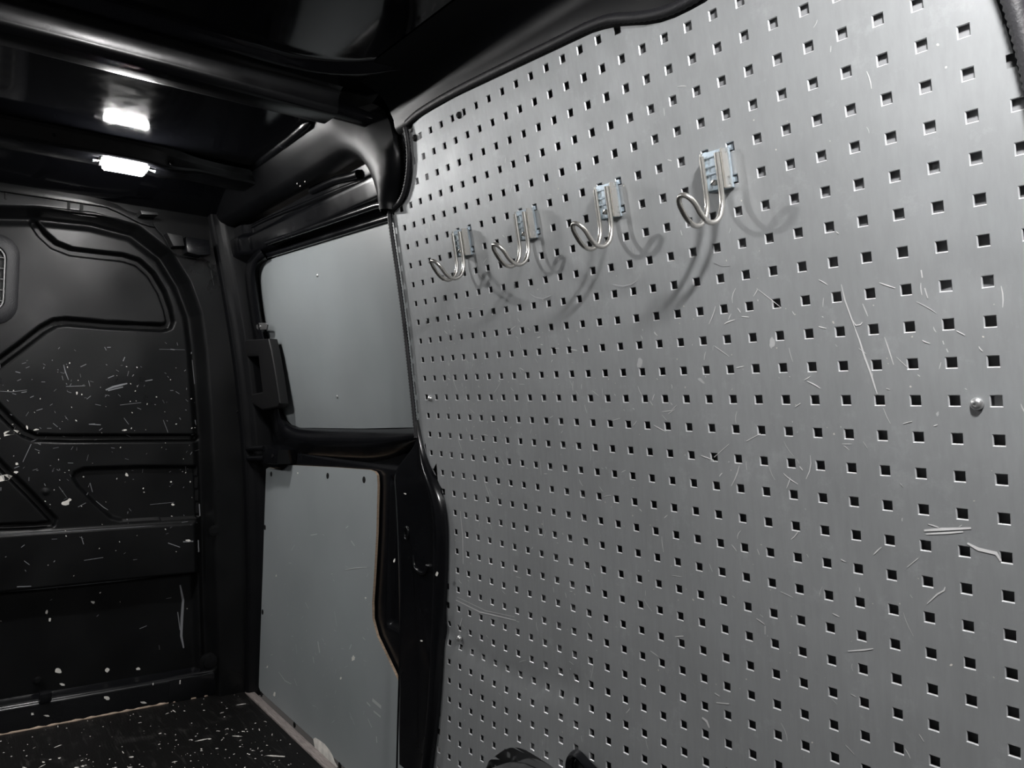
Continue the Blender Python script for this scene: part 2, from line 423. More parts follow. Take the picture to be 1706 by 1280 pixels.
def bulk_fn(U, V):
    U0 = U; U = np.where(U > 0.80, 1.60 - U, U)          # the pressing is symmetrical about the van's centre line
    X = np.full(U.shape, XB - 0.050)
    dp = dist_poly(U, V, panel_edge, True) * np.where(inside(U, V, panel_edge), 1, -1)
    X = X + 0.060 * sstep(-0.040, -0.012, dp) - 0.010 * sstep(-0.012, 0.010, dp)
    def groove(path, hw, dep):
        d = dist_poly(U, V, path); return dep * (1 - sstep(hw * 0.55, hw, d))
    X = X + np.where(dp > -0.01, 1, 0) * np.maximum(groove(sw1, 0.0135, 0.030), groove(sw2, 0.0125, 0.026))
    X = X + groove(diag, 0.011, 0.020) * (dp > 0)
    tin = inside(U, V, trap); td = dist_poly(U, V, trap[:-1]) * np.where(tin, 1, -1)
    X = X + 0.016 * sstep(-0.004, 0.008, td) * (dp > 0)
    # steps of the lower box
    low = (dp > 0)
    X = X - 0.010 * sstep(zA + 0.006, zA - 0.004, V) * low * sstep(0.0, 0.02, dp)
    X = X + 0.040 * sstep(zB + 0.004, zB - 0.010, V) * low * sstep(0.0, 0.02, dp)
    X = X - 0.004 * (1 - sstep(0.0, 0.012, np.hypot(U - dome[0], V - dome[1])))
    X = X + 0.0012 * np.sin(U * 23 + 1) * np.sin(V * 17)
    return X, U0, V
Yg = np.concatenate([np.arange(-0.06, 0.74, 0.003), np.arange(0.74, YL - 0.04, 0.006)])
wall_front = grid_obj('wall_front', Yg, np.arange(-0.01, 1.50, 0.003), bulk_fn, M_BULK)
tag(wall_front, 'satin black pressed-steel bulkhead with swaged grooves and scratches', 'bulkhead', kind='structure')
def bolt(px, py, r, X, m=M_BULK, name='bolt', h=0.006):
    p = at_x(px, py, X)
    return lathe(name, [(r, 0.0), (r, -h * .4), (r * .62, -h * .5), (r * .6, -h), (r * .3, -h * 1.05)], m, wall_front, seg=14, axis='x', loc=p)
bolt(23, 910, 0.009, XB + 0.002); bolt(198, 954, 0.005, XB + 0.002); bolt(357, 884, 0.016, XB - 0.048); bolt(287, 740, .006, XB + .012)
bolt(346, 1102, 0.026, XB - 0.048, h=0.02); bolt(62, 1134, 0.011, XB + 0.03, h=0.01)
# vertical seam flange of the bulkhead cut-out
P = [at_x(px, py, XB - .053) for px, py in ((347, 437), (352, 455), (356, 476))]
tube('flange_lip', resample(P, 0.02), 0.0022, M_BULK, wall_front, seg=6)

# header: satin black trim strip above the bulkhead, with the slotted rail under it
XH = 2.135
strip = [(-620, 210), (-60, 294), (0, 303), (60, 312), (120, 321), (170, 331), (195, 340), (212, 351), (235, 357), (255, 364), (258, 378), (250, 377), (232, 371), (205, 357), (178, 345), (120, 336), (60, 327), (0, 318), (-60, 309), (-620, 225)]
trim = prism('header_trim', [at_x(px, py, XH) for px, py in strip], (0.035, 0, 0), M_BULK, wall_front, bev=0.002)
trim['label'] = 'header trim strip above the bulkhead'
rail = prism('header_rail', [at_x(px, py, XH + 0.03) for px, py in ((-620, 225), (-60, 309), (0, 318), (60, 327), (120, 336), (178, 346), (205, 358), (232, 372), (160, 362), (60, 349), (0, 340), (-60, 332), (-620, 256))], (0.02, 0, 0), M_BULK, wall_front)
P = [at_x(px, py, XH + 0.018) for px, py in ((-620, 243), (-60, 326), (0, 335), (60, 344), (115, 351), (160, 357), (200, 365))]
tube('rail_lip', resample(P, .03), 0.003, M_BULK, wall_front, seg=6)
for a, c in (((112, 334), (116, 350)), ((133, 338), (138, 354)), ((8, 320), (11, 333))):
    p, q_ = at_x(*a, XH + 0.02), at_x(*c, XH + 0.02)
    box_obj('rail_clip', (XH + .012, q_[1], q_[2]), (XH + .032, p[1], p[2]), M_DARKSCREW, wall_front, bev=0.001)
P = [at_x(px, py, XH) for px, py in ((255, 372), (262, 384), (272, 392), (283, 416), (292, 424), (315, 429), (342, 432), (349, 437))]
tube('seam_lip', smooth_path(P, 0.012), 0.0019, M_BULK, wall_front, seg=6)
# corner bracket pieces where roof, pillar and bulkhead meet
box_pts = [(278, 388), (304, 393), (308, 410), (289, 410)]
prism('corner_bracket', [at_x(px, py, 2.10) for px, py in box_pts], (0.06, 0, 0), M_PLASTIC, wall_front, bev=0.003)
prism('corner_bracket', [at_x(px, py, 2.09) for px, py in ((310, 394), (348, 400), (352, 424), (330, 425), (312, 420))], (0.06, 0, 0), M_BLACK, wall_front, bev=0.003)
prism('corner_bracket', [at_x(px, py, 2.08) for px, py in ((234, 351), (262, 354), (264, 358), (236, 357))], (0.05, 0, 0), M_PLASTIC, wall_front, bev=0.001)

# sill box along the foot of the bulkhead
sill_rows = []
for y in np.linspace(-0.02, YL - .1, 30):
    lift = 0.0
    sill_rows.append([(2.176, y, -0.005), (2.176, y, 0.060), (2.178, y, 0.068), (2.184, y, 0.074), (2.192, y, 0.076), (2.24, y, 0.078), (2.245, y, 0.09)])
trim_1 = loft('trim_1', sill_rows, M_BLACK, sharp=70)
tag(trim_1, 'black sill box between floor and bulkhead with chipped paint', 'sill', kind='structure')
p = at_x(76, 1161, 2.17)
box_obj('sill_tab', (2.160, p[1] - .014, p[2] - .014), (2.19, p[1] + .014, p[2] + .012), M_BLACK, trim_1, bev=0.004)
p = at_x(282, 1143, 2.175)
box_obj('seam_plate', (2.1735, -0.02, 0.0), (2.178, p[1], 0.066), M_BLACK, trim_1, bev=0.001)

# window in the bulkhead with its wire grille (only the rim shows at the picture edge)
win = empty('window_1', (XB - 0.005, 0.86, 1.20)); tag(win, 'small bulkhead window with black frame and wire grille', 'window', kind='structure')
def rrect(y0, y1, z0, z1, r, n=8):
    P = []
    for cy, cz, a0 in ((y1 - r, z1 - r, 0), (y0 + r, z1 - r, 90), (y0 + r, z0 + r, 180), (y1 - r, z0 + r, 270)):
        for a in np.linspace(a0, a0 + 90, n): P.append((cy + r * math.cos(math.radians(a)), cz + r * math.sin(math.radians(a))))
    return P
y0w, z0w, z1w = at_x(31, 470, XB)[1], at_x(0, 541, XB)[2], at_x(0, 391, XB)[2]
W1 = 1.60 - y0w
outer = rrect(y0w, W1, z0w, z1w, 0.055); inner = rrect(y0w + .030, W1 - .03, z0w + .030, z1w - .030, 0.035); mid = rrect(y0w + .012, W1 - .012, z0w + .012, z1w - .012, 0.047)
rows = [[(0.016, y - .86, z - 1.2) for y, z in outer], [(-0.004, y - .86, z - 1.2) for y, z in outer], [(-0.012, y - .86, z - 1.2) for y, z in mid], [(-0.012, y - .86, z - 1.2) for y, z in inner], [(0.012, y - .86, z - 1.2) for y, z in inner]]
loft('frame', rows, M_RUBBER, win, close=True)
mesh_obj('pane', [(0.008, y - .86, z - 1.2) for y, z in inner], [tuple(range(len(inner)))], M_GLASS, win, smooth=False)
ring = rrect(y0w + .034, W1 - .034, z0w + .034, z1w - .034, 0.033)
tube('grille_rim', [(-0.006, y - .86, z - 1.2) for y, z in ring], 0.0028, M_GRILLE, win, seg=6, closed=True)
for i in range(1, 6):
    z = z0w + .034 + i * (z1w - z0w - .068) / 6
    tube('grille_wire', [(-0.006, y0w + .036 - .86, z - 1.2), (-0.006, W1 - .036 - .86, z - 1.2)], 0.002, M_GRILLE, win, seg=6)
for i in range(1, 9):
    y = y0w + .034 + i * (W1 - .068 - y0w) / 9
    tube('grille_wire', [(-0.004, y - .86, z0w + .036 - 1.2), (-0.004, y - .86, z1w - .036 - 1.2)], 0.002, M_GRILLE, win, seg=6)

# ---- sliding-door opening: cant rail turning down into the rear pillar
path = []
for x in np.linspace(2.22, 1.26, 26): path.append((x, 1.447, 0, 1))
for a in np.linspace(0, 90, 14)[1:]:
    a = math.radians(a); path.append((1.26 - 0.135 * math.sin(a), 1.447 - 0.135 + 0.135 * math.cos(a), -math.sin(a), math.cos(a)))
for z in (1.305, 1.30, 1.296): path.append((1.125, z, -1, 0))
rows = []
for (x, z, nx, nz) in path:
    down = sstep(1.39, 1.31, z) if nx < -0.5 else 0.0
    corner = float(np.clip(1 - abs(math.degrees(math.atan2(-nx, nz)) - 50) / 50, 0, 1))
    wd = 0.075 * (1 - down) * (1 - corner) + 0.120 * corner + 0.012 * down
    wd = max(wd, 0.010)
    yr = 0.120 if nz > 0.99 else None
    ybase = max(prof(z) + 0.016, 0.120 - 0.9 * max(0, 1.447 - z) * 0.55)
    if nz > 0.99: ybase = 0.120
    row = []
    ends = [(0.018, 0.009), (0.25 * wd + .01, 0.018), (0.6 * wd + .008, 0.032 * (1 - down)), (wd + .004, 0.045 * (1 - down) - .006 * down), (wd + .006, 0.03 * (1 - down) - 0.03 * down), (wd + .008, -0.05)]
    flat = [0.007, 0.0115, 0.012, 0.002, -0.012, -0.05]
    ck = float(sstep(0.15, 0.7, corner)) if nz > 0.3 else 1.0
    ends = [(n, dy * (1 - ck) + fd * ck) for (n, dy), fd in zip(ends, flat)]
    for (n, dy) in [(0.0, -0.145), (0.0, -0.07), (-0.014, -0.045), (-0.012, -0.022), (-0.004, -0.006), (0.004, 0.002)] + ends:
        nn = n
        row.append((x + nx * nn, ybase + dy, min(z + nz * nn, ZR + 0.03)))
    rows.append(row)
door_frame = loft('trim_2', rows, M_SATIN, sharp=60)
tag(door_frame, 'black pressed cant rail curving down beside the perforated panel', 'door frame', kind='structure')
p = at_y(487, 313, 0.10)
for px, py in ((495, 306), (508, 303), (500, 310)):
    p = at_y(px, py, 0.112)
    lathe('paint_nick', [(0.002, -0.0006), (0.0018, 0.0006)], M_CHIP, door_frame, seg=7, axis='y', loc=p)
# tubular seam of the door-track above the window
P = [at_y(px, py, 0.055) for px, py in ((340, 415), (390, 395), (440, 367), (520, 335), (600, 302), (630, 300), (648, 330))]
tube('track_lip', smooth_path(P, 0.015), 0.006, M_BLACK, door_frame, seg=8)

# ---- rear door pillar: swelling black pressing with a rolled lip along the panel edge
EDGE = [(28.9, -23.5), (28.52, -21.14), (27.77, -17.68), (27.3, -13.4), (26.76, -9.48), (26.64, -7.24), (27.19, -5.72), (28.55, -4.37), (29.07, -2.26)]
edge_s = smooth_path([np.array(e) for e in EDGE], 0.5, 2)
rows = []
for c, r in edge_s:
    e = sp(c, r, 0.0); z = e[2]; k = float(sstep(0.845, 0.74, z))
    xl = 1.112 + 0.104 * k
    y = e[1]
    dx = max(xl - e[0], 0.006)
    row = []
    for (u, dy) in ((0.0, -0.004), (0.0, 0.008), (0.03, 0.017), (0.07, 0.021), (0.12, 0.020), (0.18, 0.014), (0.24, 0.009), (0.5, 0.006), (0.75, 0.006), (0.93, 0.006), (0.98, 0.005), (1.0, 0.0), (1.0, -0.03), (1.02, -0.06)):
        row.append((e[0] + u * dx, y + dy * (0.35 + 0.65 * k) + (0.006 * k if 0.3 < u < 1.01 else 0), z))
    rows.append(row)
pillar = loft('trim_3', rows, M_BLACK, sharp=60)
tag(pillar, 'black swelling door pillar between lower grey panel and perforated panel', 'pillar', kind='structure')
for px, py, rx in ((680, 888, 0.010),):
    p = at_y(px, py, -0.028)
    tube('pillar_grommet', [(p[0] + 0.008 * math.cos(a), p[1] + .004, p[2] + 0.013 * math.sin(a)) for a in np.linspace(0, 2 * math.pi, 17)[:-1]], 0.0022, M_BLACK, pillar, seg=6, closed=True)
P = [at_y(px, py, -0.030) for px, py in ((689, 925), (690, 945), (698, 954), (708, 957), (712, 942))]
tube('pressed_ridge', smooth_path(P, .006), 0.004, M_BLACK, pillar, seg=8)
P = [at_y(px, py, -0.006) for px, py in ((667, 900), (668, 1000), (666, 1100), (663, 1200), (661, 1290))]
tube('seam_lip', resample(P, .02), 0.0022, M_BLACK, pillar, seg=6)

# front door pillar beside the bulkhead
rows = []
for z in np.linspace(-0.005, 1.52, 44):
    p = prof(z)
    rows.append([(2.185, p + 0.062, z), (2.165, p + 0.060, z), (2.160, p + 0.050, z), (2.150, p + 0.047, z), (2.128, p + 0.045, z), (2.122, p + 0.040, z), (2.121, p + 0.025, z), (2.118, p + 0.020, z), (2.113, p + 0.014, z), (2.111, p + 0.006, z), (2.111, p - 0.06, z)])
fpil = loft('trim_4', rows, M_SATIN, sharp=30)
tag(fpil, 'black front door pillar with screws beside the bulkhead', 'pillar', kind='structure')
for px, py in ((384, 594), (395, 686), (390, 764), (398, 766), (401, 838), (396, 962)):
    p = at_s(px, py, 0.048)
    lathe('screw', [(0.006, -0.002), (0.006, 0.003), (0.003, 0.004)], M_BLACK, fpil, seg=10, axis='y', loc=p)

# ================================================================== SLIDING DOOR
door = empty('door_1', (1.6, -0.05, 0.0)); tag(door, 'black sliding door shell carrying two grey lining panels', 'door', kind='structure')
DO = np.array([1.6, -0.05, 0.0])
pock = [(1.30, 0.735), (1.165, 0.735), (1.165, 0.40), (1.30, 0.40)]
def door_fn(U, V):
    pv = np.interp(V, PZ, PY)
    Y = np.where(V > 0.80, pv - 0.058, -0.068)
    belt = sstep(0.850, 0.838, V) * sstep(0.752, 0.790, V)
    Y = Y + 0.004 * belt
    Y = Y + 0.040 * sstep(1.325, 1.345, V) * (1 - 0.4 * sstep(1.39, 1.40, V))
    d = np.minimum(np.minimum(U - 1.165, 1.302 - U), np.minimum(V - .40, .735 - V))
    Y = Y + 0.012 * (1 - sstep(-0.006, 0.008, d)) * (V < 0.76)
    Y = Y + 0.022 * sstep(2.00, 2.05, U) * (V > 0.88)
    return U - DO[0], Y - DO[1], V - DO[2]
grid_obj('door_shell', np.arange(1.10, 2.13, 0.006), np.arange(0.0, 1.43, 0.006), door_fn, M_BLACK, door, flip=True)
# rounded inner window frame
wy = lambda z: -0.050 + (z - 0.85) * 0.182          # plane of the upper lining panel
def at_w(px, py, off=0.0):
    y = 0.0
    for _ in range(25):
        p = at_y(px, py, y); y = wy(p[2]) + off
    return at_y(px, py, y)
inn_p = [(445, 433), (436, 438), (431, 447), (430, 460), (433, 491), (441, 546), (452, 592), (461, 640), (469, 684), (475, 699), (485, 709), (500, 714), (560, 715.5), (640, 716), (702, 713)]
out_p = [(428, 408), (413, 420), (405, 440), (403, 460), (406, 491), (415, 546), (427, 592), (438, 640), (447, 690), (452, 722), (462, 752), (490, 768), (560, 773), (635, 776), (694, 748)]
A_, B_ = smooth_path(np.array([a + b_ for a, b_ in zip(inn_p, out_p)], float), 5, 2)[:, :2], smooth_path(np.array([a + b_ for a, b_ in zip(inn_p, out_p)], float), 5, 2)[:, 2:]
rows = []
for a, b_ in zip(A_, B_):
    wide = float(sstep(30, 55, np.hypot(*(a - b_))))
    rows.append([at_w(*(a * (1 - t) + b_ * t), o) - DO for t, o in ((-0.02, -0.006), (0.0, 0.004), (0.10, 0.012), (0.22, 0.022), (0.38, 0.027), (0.55, 0.024 - 0.006 * wide), (0.75, 0.010 + 0.002 * wide), (0.92, -0.006 + 0.006 * wide), (1.0, -0.02))])
loft('window_frame', rows, M_BLACK, door, sharp=70)
P = [at_w(px, py, 0.004) for px, py in ((440, 428), (520, 403), (600, 378), (668, 357))]
tube('window_frame', [p - DO for p in resample(P, 0.02)], 0.008, M_BLACK, door, seg=8)
P = [at_w(px, py, 0.03) for px, py in ((445, 405), (520, 380), (600, 352), (640, 338), (652, 350))]
tube('header_lip', [p - DO for p in smooth_path(P, 0.015)], 0.007, M_BLACK, door, seg=8)
# latch bracket, check bracket, clip
prism('latch_bracket', [at_s(px, py, 0.012) - DO for px, py in ((409, 566), (430, 565), (447, 564), (452, 585), (459, 625), (466, 672), (463, 679), (437, 684), (424, 676), (404, 660), (437, 653), (430, 594), (399, 595), (393, 590), (404, 582))], (0.006, -0.028, 0), M_PLASTIC, door, bev=0.007, seg=3)
cb = prism('check_bracket', [at_s(px, py, 0.028) - DO for px, py in ((436, 742), (446, 742), (463, 750), (461, 774), (436, 772))], (0.004, -0.06, 0), M_BLACK, door, bev=0.003)
for a, c in (((410, 748), (441, 747)), ((411, 764), (441, 764))):
    tube('bracket_arm', [at_s(*a, 0.034) - DO, at_s((a[0] + c[0]) / 2, (a[1] + c[1]) / 2, 0.034) - DO, at_s(*c, 0.028) - DO], 0.0085, M_BLACK, cb, seg=10)
p = at_s(454, 760, 0.029) - DO
lathe('bracket_hole', [(0.0055, -0.002), (0.0055, 0.001)], M_DARKSCREW, door, seg=10, axis='y', loc=p)
cl = prism('retaining_clip', [at_w(px, py, 0.026) - DO for px, py in ((427, 542), (431, 538), (441, 538), (445, 541), (444, 549), (431, 550), (427, 547))], (0, -0.004, 0), M_STEEL, door, bev=0.001)
p = at_w(433, 544, 0.027)
lathe('clip_rivet', [(0.004, -0.001), (0.004, 0.001), (0.002, 0.002)], M_STEEL, cl, seg=10, axis='y', loc=p - DO)

# upper grey lining (closing the window)
up_o = [(437, 438), (432, 447), (431, 460), (434, 491), (442, 546), (453, 592), (462, 640), (470, 684), (477, 699), (486, 708), (500, 713), (600, 714.5), (712, 712), (668, 362), (645, 369), (540, 402), (445, 434)]
upper = prism('lining_panel', [at_w(px, py) for px, py in up_o], (0, -0.006, 0), M_LINING, bev=0.001)
tag(upper, 'plain grey lining panel filling the sliding door window', 'lining panel')
for px, py in ((529, 459), (562, 661)):
    p = at_w(px, py, 0.0)
    lathe('rivet', [(0.0042, -0.001), (0.004, 0.0015), (0.002, 0.0028)], M_STEEL, upper, seg=12, axis='y', loc=p)
# lower grey lining (plywood)
YP = -0.045
lo_px = [(441, 786), (444, 781), (448, 779), (469, 783.5), (473, 782), (480, 775), (560, 779), (615, 783), (624, 786), (628, 792), (629, 808), (627, 888), (623, 960), (620, 1005), (620.5, 1031), (628, 1060), (665, 1138), (677, 1164)]
lo3 = [at_y(px, py, YP) for px, py in lo_px]
xr = lo3[-1][0]; xl = at_y(431, 1130, YP)[0]
lo3 += [np.array([xr, YP, 0.012]), np.array([xl - .02, YP, 0.012]), np.array([xl - 0.004, YP, 0.02]), np.array([xl, YP, 0.04]), at_y(431, 1120, YP), at_y(435, 972, YP), at_y(440, 797, YP)]
lower = prism('lining_panel', lo3, (0, -0.006, 0), M_LINING, bev=0.0, mats=[M_LINING, M_PLY])
tag(lower, 'scuffed grey lining panel with brown plywood edge low on sliding door', 'lining panel')
for px, py in ((452, 790), (546, 793), (606.5, 799.5), (441.5, 879), (437.5, 1020), (435.5, 1157), (490.5, 1208), (566, 1276)):
    p = at_y(px, py, YP)
    lathe('fastener_cap', [(0.0080, -0.001), (0.0080, 0.0006), (0.0066, 0.0011), (0.0022, 0.0009)], M_DARKSCREW, lower, seg=14, axis='y', loc=p)

# aluminium edging along the floor at the door step
strip_o = box_obj('step_edging', (1.10, -0.036, -0.004), (2.142, -0.012, 0.0045), M_ALU, bev=0.0015)
tag(strip_o, 'scratched bare metal edging strip between floor and door panel', 'edging strip')

# ================================================================== PERFORATED PANEL
def skin_fn(U, V):
    P = surf(U.ravel(), V.ravel()); N = surf_n(U.ravel(), V.ravel())
    z = P[:, 2]
    gap = np.interp(z, [0.0, 0.78, 0.95, 1.18, 1.5], [0.010, 0.010, 0.0085, 0.0050, 0.0050]) + 0.014 * sstep(0.35, 0.8, P[:, 0]) * sstep(1.46, 1.40, z)
    Q = P - N * gap[:, None]
    return Q[:, 0].reshape(U.shape), Q[:, 1].reshape(U.shape), Q[:, 2].reshape(U.shape)
wall_right = grid_obj('wall_right', np.linspace(-2.4, 28.6, 24), np.linspace(-24.5, 13.4, 50), skin_fn, M_SKIN)
tag(wall_right, 'grey inner body skin glimpsed through the panel holes', 'wall', kind='structure')
TOP = [(29.15, -0.3), (29.1, 2.3), (29.1, 8.98), (28.6, 9.05), (27.73, 9.19), (27.1, 9.5), (26.65, 9.9), (26.2, 10.5), (25.9, 11.2), (25.72, 12.0), (25.72, 12.45), (25.5, 12.7), (25.0, 12.84), (24.5, 12.86), (21.4, 12.84), (17.2, 12.62), (13.8, 12.44), (12.2, 12.36), (11.2, 12.2), (10.4, 11.95), (9.4, 11.62), (8.6, 11.50), (8.06, 11.47), (7.1, 11.50), (6.2, 11.7), (5, 11.95), (2, 12.0), (0.6, 11.6), (-0.2, 10.4), (-0.76, 8.43), (-0.90, 7.8), (-1.03, 7.0), (-1.16, 6.14), (-1.3, 4), (-1.5, 0), (-1.6, -10), (-1.6, -23.5)]
ARCH = [(15.0, -23.5), (15.3, -20.5), (16.4, -18.6), (17.6, -17.65), (18.5, -17.38), (19.4, -17.34), (20.4, -17.32), (21.0, -17.4), (21.7, -17.65), (22.35, -18.05), (23.4, -18.9), (24.2, -20.3), (24.7, -23.5)]
OUT = [tuple(e) for e in edge_s] + TOP + ARCH
OUTA = np.array(OUT)
def clip_quad(q):
    """the outline clipped to a convex quad (Sutherland-Hodgman)"""
    ar = sum(q[i][0] * q[(i + 1) % 4][1] - q[(i + 1) % 4][0] * q[i][1] for i in range(4))
    if ar < 0: q = q[::-1]
    P = OUT
    for i in range(4):
        a, c = q[i], q[(i + 1) % 4]; Q = []
        side = lambda p: (c[0] - a[0]) * (p[1] - a[1]) - (c[1] - a[1]) * (p[0] - a[0])
        for j in range(len(P)):
            p, n = P[j], P[(j + 1) % len(P)]; sp_, sn = side(p), side(n)
            if sp_ >= 0: Q.append(p)
            if (sp_ > 0 > sn) or (sp_ < 0 < sn):
                t = sp_ / (sp_ - sn); Q.append((p[0] + (n[0] - p[0]) * t, p[1] + (n[1] - p[1]) * t))
        P = Q
        if len(P) < 3: return []
    R_ = []
    for p in P:
        if not R_ or abs(p[0] - R_[-1][0]) + abs(p[1] - R_[-1][1]) > 1e-4: R_.append(p)
    return R_ if len(R_) > 2 else []
H1, H2 = 0.156, 0.134      # half size of a hole in grid units: rim and throat
keys = {}; uv = []; off = []; faces = []; fmi = []
def vid(kind, c, r, o):
    k = (kind, round(c, 4), round(r, 4), round(o, 5))
    if k not in keys:
        keys[k] = len(uv); uv.append((c, r)); off.append(o)
    return keys[k]
def near_edge(c, r):
    return dist_poly(np.array([c]), np.array([r]), OUT, True)[0]
ci = np.arange(-2, 31); ri = np.arange(-24, 14)
CC, RR = np.meshgrid(ci, ri, indexing='ij')
DD = dist_poly(CC.astype(float), RR.astype(float), OUT, True); II = inside(CC.astype(float) + 1e-6, RR.astype(float) + 1e-6, OUT)
TH = 0.0022
nhole = 0
for a_, c in enumerate(ci):
    for b_, r in enumerate(ri):
        d, ins = DD[a_, b_], II[a_, b_]
        if not ins and d > 0.75: continue
        whole = ins and d > 0.72
        blind = False
        hc = [(c - H1, r - H1), (c + H1, r - H1), (c + H1, r + H1), (c - H1, r + H1)]
        cc = [(c - .5, r - .5), (c + .5, r - .5), (c + .5, r + .5), (c - .5, r + .5)]
        for k in range(4):
            l = (k + 1) % 4
            quad = [cc[k], cc[l], hc[l], hc[k]]
            if whole:
                faces.append([vid('f', *p, 0.0) for p in quad]); fmi.append(0)
                faces.append([vid('b', *p, -TH) for p in quad[::-1]]); fmi.append(0)
            else:
                q = clip_quad(quad)
                if q:
                    faces.append([vid('f', *p, 0.0) for p in q]); fmi.append(0)
        if whole or (ins and all(inside(np.array([p[0]]), np.array([p[1]]), OUT)[0] for p in hc)):
            nhole += 1
            h2 = [(c - H2, r - H2), (c + H2, r - H2), (c + H2, r + H2), (c - H2, r + H2)]
            for k in range(4):
                l = (k + 1) % 4
                faces.append([vid('c%d' % k, *hc[k], 0.0), vid('c%d' % k, *hc[l], 0.0), vid('c%d' % k, *h2[l], -0.0011), vid('c%d' % k, *h2[k], -0.0011)]); fmi.append(1)
                faces.append([vid('w%d' % k, *h2[k], -0.0011), vid('w%d' % k, *h2[l], -0.0011), vid('w%d' % k, *h2[l], -TH), vid('w%d' % k, *h2[k], -TH)]); fmi.append(1)
OR = resample(OUT + [OUT[0]], 0.4)
for p, n in zip(OR, OR[1:]):
    faces.append([vid('e', *p, 0.0), vid('e', *n, 0.0), vid('e', *n, -TH), vid('e', *p, -TH)]); fmi.append(0)
uva = np.array(uv); V = surf(uva[:, 0], uva[:, 1]) + surf_n(uva[:, 0], uva[:, 1]) * np.array(off)[:, None]
# shallow dents in the sheet
for (px, py, rad, dep) in ((1608, 468, 0.030, 0.004), (905, 488, 0.035, 0.003), (1040, 470, 0.03, 0.002)):
    c0 = sp(*peg_cr(px, py)); dd = np.linalg.norm(V - c0, axis=1); V[:, 1] -= dep * np.exp(-(dd / rad) ** 2 * 2)
# long shallow crease in the lower corner by the door pillar
crease = [tuple(peg_cr(*p)) for p in ((745, 1052), (768, 1072), (790, 1090), (815, 1106), (850, 1124), (890, 1137), (960, 1148))]
dc = dist_poly(uva[:, 0], uva[:, 1], crease); V[:, 1] -= 0.0045 * np.exp(-(dc / 0.55) ** 2)
peg = mesh_obj('perforated_panel', V.tolist(), faces, M_PEG, mats=[M_PEG, M_EDGE], midx=fmi)
tag(peg, 'large silver perforated metal panel with rows of square holes', 'panel')

def peg_screw(c, r, rad, m, name='screw', h=0.005):
    p = sp(c, r, 0.0); n = surf_n(c, r)[0]
    o = lathe(name, [(rad, -0.001), (rad, h * .25), (rad * .92, h * .55), (rad * .72, h * .85), (rad * .45, h), (rad * .30, h), (rad * .28, h * .55), (rad * .1, h * .5)], m, peg, seg=20, axis='y', loc=p)
    o.rotation_euler = (math.atan2(n[2], n[1]), 0, 0); return o
for (px, py, rad, m) in ((1628, 673, 0.0062, M_STEEL), (717, 664, 0.006, M_STEEL), (765.5, 192, 0.006, M_DARKSCREW), (692, 230, 0.0065, M_DARKSCREW), (765.5, 1064, 0.006, M_STEEL)):
    c, r = peg_cr(px, py); peg_screw(c, r, rad, m)
# mounting lugs seen inside the holes beside the screws
c, r = peg_cr(1628, 673)
o = prism('lug', [sp(c + a, r + bq, -0.006) for a, bq in ((0.25, 0.05), (-0.30, .22), (-0.62, .20), (-0.58, -.2), (-.2, -.25), (.5, -.3))], (0, -0.002, 0), M_STEEL, peg)

# handling marks: thin scratch ribbons lying on the sheet
def ribbons(name, lines, mat_, parent, place, off=0.0003):
    V = []; Fc = []
    for pts, wd in lines:
        P = [place(*p) for p in pts]; P = [np.array(p) for p in P]
        n = len(P)
        for i in range(n):
            t = P[min(i + 1, n - 1)] - P[max(i - 1, 0)]; t = t / (np.linalg.norm(t) + 1e-9)
            nn = place.normal; s = np.cross(t, nn); s = s / (np.linalg.norm(s) + 1e-9)
            ww = wd * (0.25 + 0.75 * math.sin(math.pi * (i + .5) / n))
            base = len(V)
            V.append(P[i] + s * ww / 2 + nn * off); V.append(P[i] - s * ww / 2 + nn * off)
            if i: Fc.append((base - 2, base - 1, base + 1, base))
    o = mesh_obj(name, V, Fc, mat_, parent); o['kind'] = 'stuff'
    return o
class OnPeg:
    normal = np.array([0.0, 1.0, 0.0])
    def __call__(self, c, r): return sp(c, r, 0.0002)
onpeg = OnPeg()
pl = lambda pts: [tuple(peg_cr(*p)) for p in pts]
